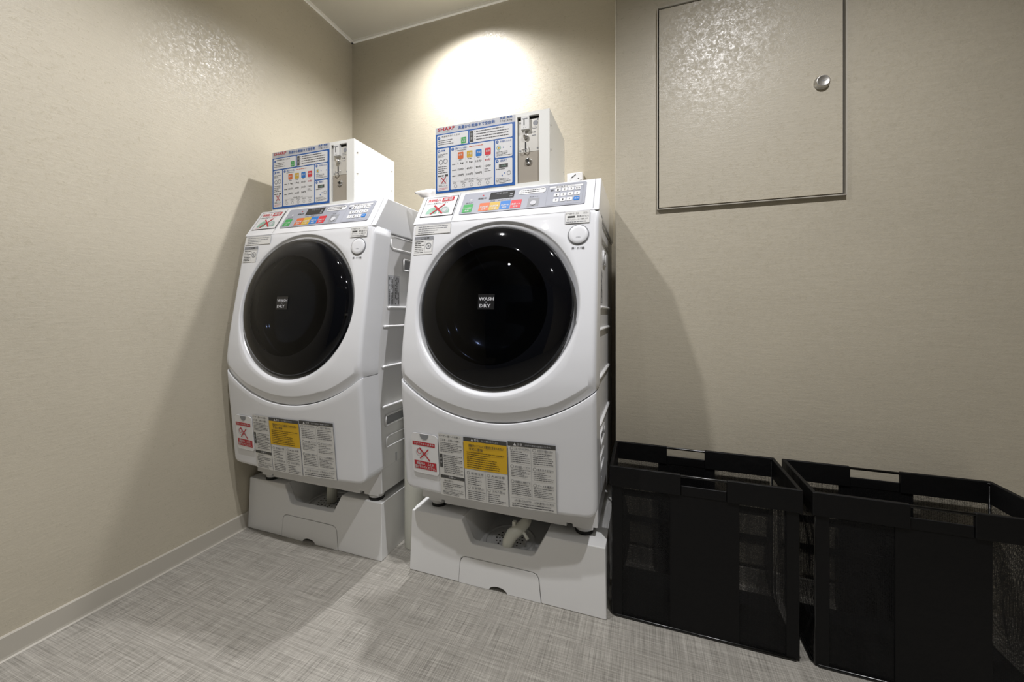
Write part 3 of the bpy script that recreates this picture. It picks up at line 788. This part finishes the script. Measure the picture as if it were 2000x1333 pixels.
# ------------------------------------------------------------ coin boxes
CW, CH, CD = 0.469, 0.277, 0.275
def make_coin_box(loc, label):
    root = empty('coin_box', loc, label, 'coin box', 'coin payment boxes on the washing machines')
    CB = mat('coin_box_enamel', (0.89, 0.89, 0.87), 0.35)
    b = MB()
    u0, u1, v0, v1 = 0.346, 0.430, 0.018, 0.264
    b.box((0, 0.030, 0), (CW, CD, CH), CB)
    b.box((0, 0, 0), (u0, 0.030, CH), CB); b.box((u1, 0, 0), (CW, 0.030, CH), CB)
    b.box((u0, 0, 0), (u1, 0.030, v0), CB); b.box((u0, 0, v1), (u1, 0.030, CH), CB)
    b.build('housing', root)
    for y, z in ((0.02, 0.225), (0.02, 0.135), (0.255, 0.225), (0.255, 0.13)):
        s = MB(); s.lathe([(0.004, 0), (0.004, 0.0012), (0.002, 0.002), (0, 0.002)], lambda u, v, w_: (CW + w_, y + u, z + v), STEEL, 12); s.build('screw', root)
    F = lambda u, v, w_: (u, -w_, v)
    # ---- instruction sign ----
    b = MB(); P = Print(b, F)
    b.box((0.003, -0.0012, 0.014), (0.338, 0, CH - 0.001), I_LG)
    P = Print(b, F, 0.0015)
    P.rect(0.003, 0.014, 0.338, 0.249, I_B, 0)
    P.text('SHARP', 0.0125, 0.2605, 0.0885, 0.2735, I_R, 1, bold=0.0005); P.text('コインランドリー', 0.034, 0.2535, 0.068, 0.2575, I_GR, 1)
    P.text('洗濯から乾燥まで全自動', 0.1025, 0.2570, 0.2570, 0.2700, I_B, 1, bold=0.0003)
    for ua, tt, t2 in ((0.277, '洗濯', '9 kg'), (0.306, '乾燥', '6 kg')):
        P.text(tt, ua, 0.2665, ua + 0.0215, 0.2755, I_B, 1, bold=0.0003); P.text(t2, ua + 0.001, 0.2555, ua + 0.021, 0.2635, I_DG, 1)
    P.line(0.3025, 0.254, 0.3025, 0.276, 0.0006, I_G, 1)
    def panel(a, b_, c_, d_): P.rrect(a + 0.0077, b_ + 0.005, c_ + 0.0077, d_ + 0.005, 0.004, I_W, 1)
    # A: free wash
    panel(0.0019, 0.191, 0.138, 0.2397); panel(0.1437, 0.190, 0.3198, 0.2385); panel(0.0019, 0.0165, 0.0554, 0.1855)
    panel(0.0617, 0.018, 0.2455, 0.1855); panel(0.2508, 0.118, 0.3198, 0.186); panel(0.2508, 0.018, 0.3198, 0.1125)
    def num(u, v, n): P.disc(u, v, 0.006, I_B, 2, 14); P.text(n, u - 0.0018, v - 0.0035, u + 0.0018, v + 0.0035, I_W, 3)
    num(0.018, 0.233, '0'); P.text('洗濯槽を洗うときは', 0.030, 0.2335, 0.110, 0.2405, I_DG, 2); P.body(0.015, 0.203, 0.108, 0.226, 3, I_TX, 2, 0.3)
    P.rect(0.1155, 0.199, 0.1375, 0.2225, I_GR, 2); P.text('ドラム', 0.118, 0.212, 0.135, 0.2185, I_W, 3); P.text('洗浄', 0.119, 0.203, 0.134, 0.2095, I_W, 3)
    P.rect(0.1535, 0.1985, 0.168, 0.241, I_DG, 2); P.text('注', 0.157, 0.224, 0.1645, 0.233, I_W, 3); P.text('意', 0.157, 0.208, 0.1645, 0.217, I_W, 3)
    for k in range(4): P.rect(0.1735, 0.2355 - k * 0.0095, 0.176, 0.238 - k * 0.0095, I_K, 2)
    P.body(0.180, 0.2005, 0.322, 0.2415, 4, I_TX, 2, 0.32)
    num(0.018, 0.181, '1'); P.text('準備', 0.028, 0.1775, 0.046, 0.185, I_B, 2); P.body(0.014, 0.155, 0.058, 0.170, 3, I_G, 2, 0.5)
    P.ring(0.026, 0.137, 0.010, 0.003, I_G, 2); P.ring(0.047, 0.139, 0.010, 0.003, I_G, 2); P.body(0.014, 0.09, 0.059, 0.122, 4, I_TX, 2, 0.3)
    P.body(0.014, 0.078, 0.042, 0.086, 1, I_DG, 2, 0.6); P.rect(0.045, 0.078, 0.058, 0.086, I_DG, 2)
    P.ring(0.038, 0.0635, 0.014, 0.003, I_LG, 2); P.line(0.027, 0.076, 0.050, 0.050, 0.0028, I_R, 3); P.line(0.049, 0.076, 0.027, 0.050, 0.0022, I_R, 4)
    P.text('羽毛ふとん', 0.016, 0.038, 0.056, 0.0455, I_DG, 2); P.body(0.016, 0.024, 0.058, 0.035, 2, I_RD, 2, 0.22)
    num(0.079, 0.181, '2'); P.text('運転コースを選ぶ', 0.090, 0.1775, 0.142, 0.1855, I_B, 2); P.body(0.150, 0.178, 0.245, 0.1855, 1, I_O, 2, 0.3)
    P.body(0.090, 0.1705, 0.140, 0.175, 1, I_TX, 2, 0.4)
    for k, (a, m_, t1_, r1, r2, r3) in enumerate(((0.1014, I_O, '標準', '1 kg', '120分', '500円'), (0.140, I_OY, '少量', '1 kg', '60分', '1000円'), (0.1785, I_BL, '洗濯', '15分', '30分', '500円'), (0.2165, I_RD, '乾燥', '30分', '120分', ''))):
        P.rrect(a, 0.140, a + 0.0245, 0.1660, 0.003, m_, 2); P.text(t1_, a + 0.004, 0.151, a + 0.0205, 0.159, I_W, 3)
        P.body(a + 0.005, 0.1335, a + 0.02, 0.138, 1, I_TX, 2, 0.5)
        for vv, t_ in ((0.1175, r1), (0.0945, r2), (0.0715, r3)):
            if t_: P.text(t_, a, vv, a + 0.0245, vv + 0.009, I_DG if t_ != '30分' or k != 3 else I_R, 2, bold=0.0003)
        if not r3: P.body(a - 0.002, 0.0765, a + 0.025, 0.090, 3, I_TX, 2, 0.3)
        P.line(a - 0.006, 0.062, a - 0.006, 0.166, 0.0005, I_LG, 2)
    for vv in (0.1185, 0.0955, 0.0725): P.body(0.077, vv - 0.001, 0.094, vv + 0.006, 1, I_TX, 2, 0.5)
    P.text('洗濯物の量の目安について', 0.130, 0.0545, 0.188, 0.0595, I_DG, 2); P.line(0.078, 0.053, 0.246, 0.053, 0.0005, I_G, 2)
    for k in range(5):
        cx = 0.090 + k * 0.034; P.body(cx - 0.010, 0.0435, cx + 0.014, 0.051, 2, I_TX, 2, 0.25); P.ring(cx + 0.002, 0.0345, 0.007, 0.0015, I_G, 2, 10)
    num(0.267, 0.183, '3'); P.text('料金を入れる', 0.279, 0.179, 0.324, 0.1865, I_B, 2); P.ring(0.273, 0.160, 0.009, 0.0025, I_PG, 2); P.disc(0.273, 0.160, 0.004, I_OY, 2, 8)
    P.rect(0.290, 0.158, 0.2935, 0.162, I_B, 2); P.rect(0.3195, 0.157, 0.323, 0.161, I_B, 2); P.body(0.264, 0.128, 0.325, 0.147, 4, I_DG, 2, 0.3)
    num(0.267, 0.110, '4'); P.text('運転終了', 0.279, 0.106, 0.306, 0.1145, I_B, 2); P.rect(0.274, 0.084, 0.310, 0.098, I_DG, 2); P.text('0:45', 0.284, 0.087, 0.302, 0.095, I_PG, 3)
    P.body(0.263, 0.076, 0.325, 0.0825, 1, I_TX, 2, 0.4); P.rect(0.285, 0.052, 0.289, 0.057, I_B, 2); P.rect(0.296, 0.0605, 0.299, 0.065, I_B, 2)
    P.ring(0.314, 0.062, 0.008, 0.002, I_G, 2, 12); P.body(0.263, 0.026, 0.322, 0.046, 4, I_DG, 2, 0.26)
    o = b.build('instruction_sign', root); o['label'] = 'grey and blue printed instruction sign'
    # ---- coin mechanism ----
    fy = 0.009
    G = lambda u, v, w_: (u, fy - w_, v)
    gp = 0.0022
    b = MB(); b.box((u0 + 0.0005, fy + 0.002, v0 + 0.0005), (u1 - 0.0005, 0.0305, v1 - 0.0005), DARK)
    b.box((u0 + gp, fy, 0.134), (u1 - gp, fy + 0.004, v1 - 0.010), mat('pale_steel', (0.80, 0.79, 0.76), 0.38, metal=0.35))
    P = Print(b, G, 0.0006)
    for u, v in ((u0 + 0.009, 0.245), (u1 - 0.008, 0.250), (u0 + 0.009, 0.141), (u1 - 0.008, 0.144)): P.disc(u, v, 0.0035, I_G, 0, 10)
    P.disc(0.414, 0.2375, 0.0095, I_G, 0); P.body(0.400, 0.216, 0.422, 0.226, 2, I_G, 0, 0.3)
    P.rect(0.3995, 0.203, 0.4025, 0.2065, I_DG, 0); P.body(0.4055, 0.200, 0.423, 0.208, 1, I_TX, 0, 0.4); P.body(0.400, 0.190, 0.423, 0.196, 1, I_G, 0, 0.4)
    P.rect(0.3735, 0.136, 0.3785, 0.1715, I_K, 1)
    pl = b.build('coin_mechanism', root); pl['label'] = 'steel coin plate'
    b = MB(); b.box((u0 + gp, fy - 0.001, v0 + 0.003), (u1 - gp, fy + 0.004, 0.1325), TAUPE); cd = b.build('cash_door', root); cd['label'] = 'taupe metal cash door'
    b = MB(); fr = lambda u, v, w_: G(0.3875 + u, 0.0985 + v, w_)
    b.lathe([(0.0125, 0), (0.0125, 0.005), (0.010, 0.0075), (0.0085, 0.0060), (0, 0.0060)], fr, CHROME, 28)
    Print(b, fr, 0.0064).disc(0, 0, 0.0045, DARK).rect(-0.001, -0.008, 0.001, 0.008, DARK)
    b.build('lock', cd)['label'] = 'chrome cylinder lock'
    b = MB(); b.box((0.362, fy - 0.012, 0.2145), (0.3925, fy, 0.2630), mat('coin_slot_plastic', (0.85, 0.85, 0.84), 0.35))
    P = Print(b, G, 0.0125); P.rect(0.3715, 0.229, 0.3755, 0.2535, I_DG); P.rect(0.367, 0.252, 0.387, 0.2545, I_G, 1); P.disc(0.372, 0.220, 0.0012, I_G, 0, 8); P.disc(0.380, 0.220, 0.0012, I_G, 0, 8)
    b.build('coin_slot', pl)
    b = MB(); fr = lambda u, v, w_: G(0.378 + u, 0.1915 + v, w_)
    b.lathe([(0.0095, 0), (0.0095, 0.007), (0.008, 0.009), (0, 0.009)], fr, STEEL, 24); b.box((0.371, fy - 0.012, 0.194), (0.377, fy - 0.003, 0.206), STEEL)
    b.build('return_knob', pl)
    b = MB(); b.tube([G(0.364, 0.150, 0.002), G(0.366, 0.141, 0.010), G(0.376, 0.138, 0.013), G(0.386, 0.141, 0.010), G(0.388, 0.152, 0.002)], 0.0018, CHROME, 8)
    b.build('coin_tray_wire', pl)
    return root
c1 = make_coin_box((-1.6295, 1.306, 1.4503), 'white coin payment box with printed sign, on the left washing machine')
c2 = copy_tree(c1); c2.location = (-0.7897 * K, 1.342 * K, 1.4503 * K)
c2['label'] = 'white coin payment box with printed sign, on the right washing machine'

# ------------------------------------------------------------ things near the machines
# standpipe between the pans
root = empty('standpipe', (-0.920, 1.398, 0), 'cream plastic standpipe on the floor in the gap between the two machines', 'pipe')
b = MB(); fr = lambda u, v, w_: (u, v, w_)
b.lathe([(0, 0.0005), (0.0435, 0.0005), (0.0445, 0.004), (0.0445, 0.60), (0.042, 0.605), (0.038, 0.605), (0.038, 0.56)], fr, CREAM, 32); b.build('pipe', root)
b = MB(); b.lathe([(0.0448, 0.575), (0.0475, 0.578), (0.0475, 0.607), (0.044, 0.610)], fr, CREAM, 32); b.build('collar', root)

# wall outlet behind the right coin box
root = empty('power_outlet', (-0.3215, YB, 1.595), 'small white power outlet with an angled plug on the back wall', 'outlet')
b = MB(); b.box((-0.0385, -0.045, -0.04), (0.0385, 0, 0.083), BODY); b.build('outlet_box', root, bevel=0.003)
b = MB(); ca, sa = math.cos(0.6), math.sin(0.6)
rot = lambda u, v, w_: (0.004 + u * ca - v * sa, -0.045 - w_, 0.050 + u * sa + v * ca)
Q = Print(b, rot); Q.slab(-0.022, -0.022, 0.022, 0.022, 0.004, 0.012, WHITE); Q = Print(b, rot, 0.0125); Q.rect(-0.016, 0.012, 0.013, 0.0165, I_DG); Q.disc(0.012, -0.010, 0.0035, I_DG)
b.build('plug', root)

# crumpled white bag on the top left corner of the right machine
root = empty('plastic_bag', (-0.852, 1.385, 1.4503), 'crumpled white plastic bag on the top left edge of the right washing machine', 'bag')
b = MB(); rows = []
random.seed(3)
NB = 20
for j, (z, sx, sy) in enumerate(((0.0005, 0.012, 0.018), (0.005, 0.020, 0.022), (0.012, 0.030, 0.026), (0.026, 0.044, 0.028), (0.042, 0.054, 0.030), (0.038, 0.047, 0.024), (0.024, 0.036, 0.018))):
    row = []
    for k in range(NB):
        a = 2 * PI * k / NB; j_ = 1 + 0.10 * math.sin(3 * a + j) + random.uniform(-0.05, 0.05)
        cx = 0.040 - 0.040 * min(j, 4) / 4
        row.append((cx + sx * j_ * math.cos(a), sy * j_ * math.sin(a), z + (random.uniform(-0.003, 0.004) if j > 1 else 0)))
    rows.append(row)
b.grid(rows, mat('white_film', (0.93, 0.92, 0.91), 0.35), wrap=True); b.add(rows[-1], [tuple(range(NB))], MC['white_film']); b.add(rows[0], [tuple(range(NB))], MC['white_film'])
b.build('film', root)

# access hatch in the right wall
root = empty('access_hatch', (HX0, YC, HZ0), 'wall access hatch covered in the wall finish, with a round silver lock', 'hatch')
b = MB(); hw, hh = HX1 - HX0, HZ1 - HZ0; t = 0.0032; o0 = -0.012
b.box((0, o0, 0), (hw, 0.05, t), TRIM); b.box((0, o0, hh - t), (hw, 0.05, hh), TRIM); b.box((0, o0, t), (t, 0.05, hh - t), TRIM); b.box((hw - t, o0, t), (hw, 0.05, hh - t), TRIM)
b.build('frame', root)
b = MB(); gl, gr, gb = 0.0040, 0.0070, 0.0055
b.box((t + gl, -0.007, t + gb), (hw - t - gr, 0.012, hh - t - gl), WALL); dp = b.build('hatch_door', root)
b = MB(); lx, lz = 0.5745 - HX0, 1.7748 - HZ0
fr = lambda u, v, w_: (lx + u, -0.007 - w_, lz + v)
b.lathe([(0.0235, 0), (0.0235, 0.002), (0.0195, 0.004), (0.0195, 0.013), (0.0180, 0.0148), (0.0165, 0.0140), (0, 0.0140)], fr, STEEL, 40)
Q = Print(b, fr, 0.0144); Q.rect(-0.004, -0.001, 0.009, 0.001, I_G)
b.build('lock', root)['label'] = 'round silver lock'

# ------------------------------------------------------------ laundry baskets
def make_basket(loc, label, seed):
    rnd_ = random.Random(seed)
    root = empty('laundry_basket', loc, label, 'laundry basket', 'black mesh laundry baskets')
    w_, d_, h_ = 0.520, 0.245, 0.488
    th = 0.0022
    # wire frame: bottom loop, top loop, corner posts
    b = MB(); r = 0.0042
    def loop(z, ins=0.0):
        c = 0.012; x0, x1, y0, y1 = ins, w_ - ins, ins, d_ - ins
        return [(x0 + c, y0, z), (x1 - c, y0, z), (x1, y0 + c, z), (x1, y1 - c, z), (x1 - c, y1, z), (x0 + c, y1, z), (x0, y1 - c, z), (x0, y0 + c, z)]
    b.tube(loop(r + 0.0005), r, WIRE, 8, closed=True); b.tube(loop(h_ - r), r, WIRE, 8, closed=True)
    for x, y in ((0.004, 0.004), (w_ - 0.004, 0.004), (0.004, d_ - 0.004), (w_ - 0.004, d_ - 0.004)):
        b.tube([(x, y, 0.004), (x, y, h_ - 0.004)], 0.0036, WIRE, 8)
    b.build('wire_frame', root)
    # fabric sheets
    def sheet(P00, P10, P01, P11, m, name, fold=0.0, nu=24, nv=24, thick=th, fx=None):
        b = MB(); rows = []
        A, B_, C_, D_ = map(Vector, (P00, P10, P01, P11))
        nrm = (B_ - A).cross(C_ - A).normalized()
        ph = [rnd_.uniform(0, 6) for _ in range(4)]
        for j in range(nv + 1):
            v = j / nv; row = []
            for i in range(nu + 1):
                u = i / nu
                p = (A * (1 - u) + B_ * u) * (1 - v) + (C_ * (1 - u) + D_ * u) * v
                e = math.sin(PI * u) * math.sin(PI * v)
                f = fold * e * (math.sin(u * 19 + ph[0] + 2 * math.sin(3 * v + ph[1])) + 0.6 * math.sin(u * 37 + 5 * v + ph[2])) / 1.6
                if fx: f += fx(u, v)
                row.append(p + nrm * f)
            rows.append(row)
        b.grid(rows, m); return b.build(name, root, recalc=False)
    e = 0.002
    rim = 0.064
    # front & back mesh panels
    sheet((e, e, 0.006), (w_ - e, e, 0.006), (e, e, h_ - rim), (w_ - e, e, h_ - rim), MESHF, 'mesh_panel', 0.002)
    sheet((e, d_ - e, 0.006), (w_ - e, d_ - e, 0.006), (e, d_ - e, h_ - rim), (w_ - e, d_ - e, h_ - rim), MESHF, 'mesh_panel', 0.002)
    # end panels sag inwards in folds
    sag = lambda s: (lambda u, v: s * 0.045 * math.sin(PI * u) * math.sin(PI * min(1, v * 1.05)) ** 0.8)
    sheet((e, d_ - e, 0.006), (e, e, 0.006), (e, d_ - e, h_ - rim), (e, e, h_ - rim), MESHF, 'mesh_panel', 0.012, 40, 24, fx=sag(-1))
    sheet((w_ - e, e, 0.006), (w_ - e, d_ - e, 0.006), (w_ - e, e, h_ - rim), (w_ - e, d_ - e, h_ - rim), MESHF, 'mesh_panel', 0.012, 40, 24, fx=sag(-1))
    # solid centre bands
    bd = MB(); bd.box((0.178, -0.0005, 0.006), (0.368, 0.0015, h_ - rim + 0.002), NYLON); bd.build('center_band', root)
    bd = MB(); bd.box((0.152, d_ - 0.0015, 0.006), (0.342, d_ + 0.0005, h_ - rim + 0.002), NYLON); bd.build('center_band', root)
    # base board
    bb = MB(); bb.box((0.006, 0.006, 0.009), (w_ - 0.006, d_ - 0.006, 0.015), NYLON); bb.build('base_panel', root)
    # rim band wrapped over the top wire, cut away at the two handles
    b = MB(); o1 = 0.0052; z0_, z1_ = h_ - rim, h_ + 0.0015
    def strip(xa, ya, xb, yb, za=z0_, zb_=z1_):
        b.box((min(xa, xb), min(ya, yb), za), (max(xa, xb), max(ya, yb), zb_), NYLON)
    gf0, gf1 = 0.2085, 0.335; gb0, gb1 = 0.182, 0.309
    hz0 = h_ - 0.033
    for (ya, yb, g0, g1) in ((-o1, 0.006, gf0, gf1), (d_ - 0.006, d_ + o1, gb0, gb1)):
        strip(-o1, ya, g0, yb); strip(g1, ya, w_ + o1, yb)
        strip(g0, ya + 0.003, g1, yb - 0.003, z0_, hz0)
    strip(-o1, 0.0, 0.006, d_); strip(w_ - 0.006, 0.0, w_ + o1, d_)
    b.build('rim_band', root, bevel=0.0025)
    # stiffening straps seen through the mesh
    bs = MB(); bs.box((0.004, -0.0006, 0.006), (0.034, 0.0014, h_ - rim), NYLON); bs.build('edge_tape', root)
    bs = MB(); bs.box((w_ - 0.034, -0.0006, 0.006), (w_ - 0.004, 0.0014, h_ - rim), NYLON); bs.build('edge_tape', root)
    bs = MB(); bs.box((0.006, d_ - 0.004, 0.195), (w_ - 0.006, d_ - 0.003, 0.215), NYLON); bs.build('strap', root)
    st = MB(); st.box((0.006, d_ - 0.004, 0.285), (w_ - 0.006, d_ - 0.003, 0.310), NYLON); st.build('strap', root)
    return root
b1 = make_basket((-0.100, 1.285, 0), 'black mesh laundry basket beside the right washing machine', 11)
b2 = make_basket((0.452, 1.285, 0), 'black mesh laundry basket at the right edge, farther from the washing machines', 23)
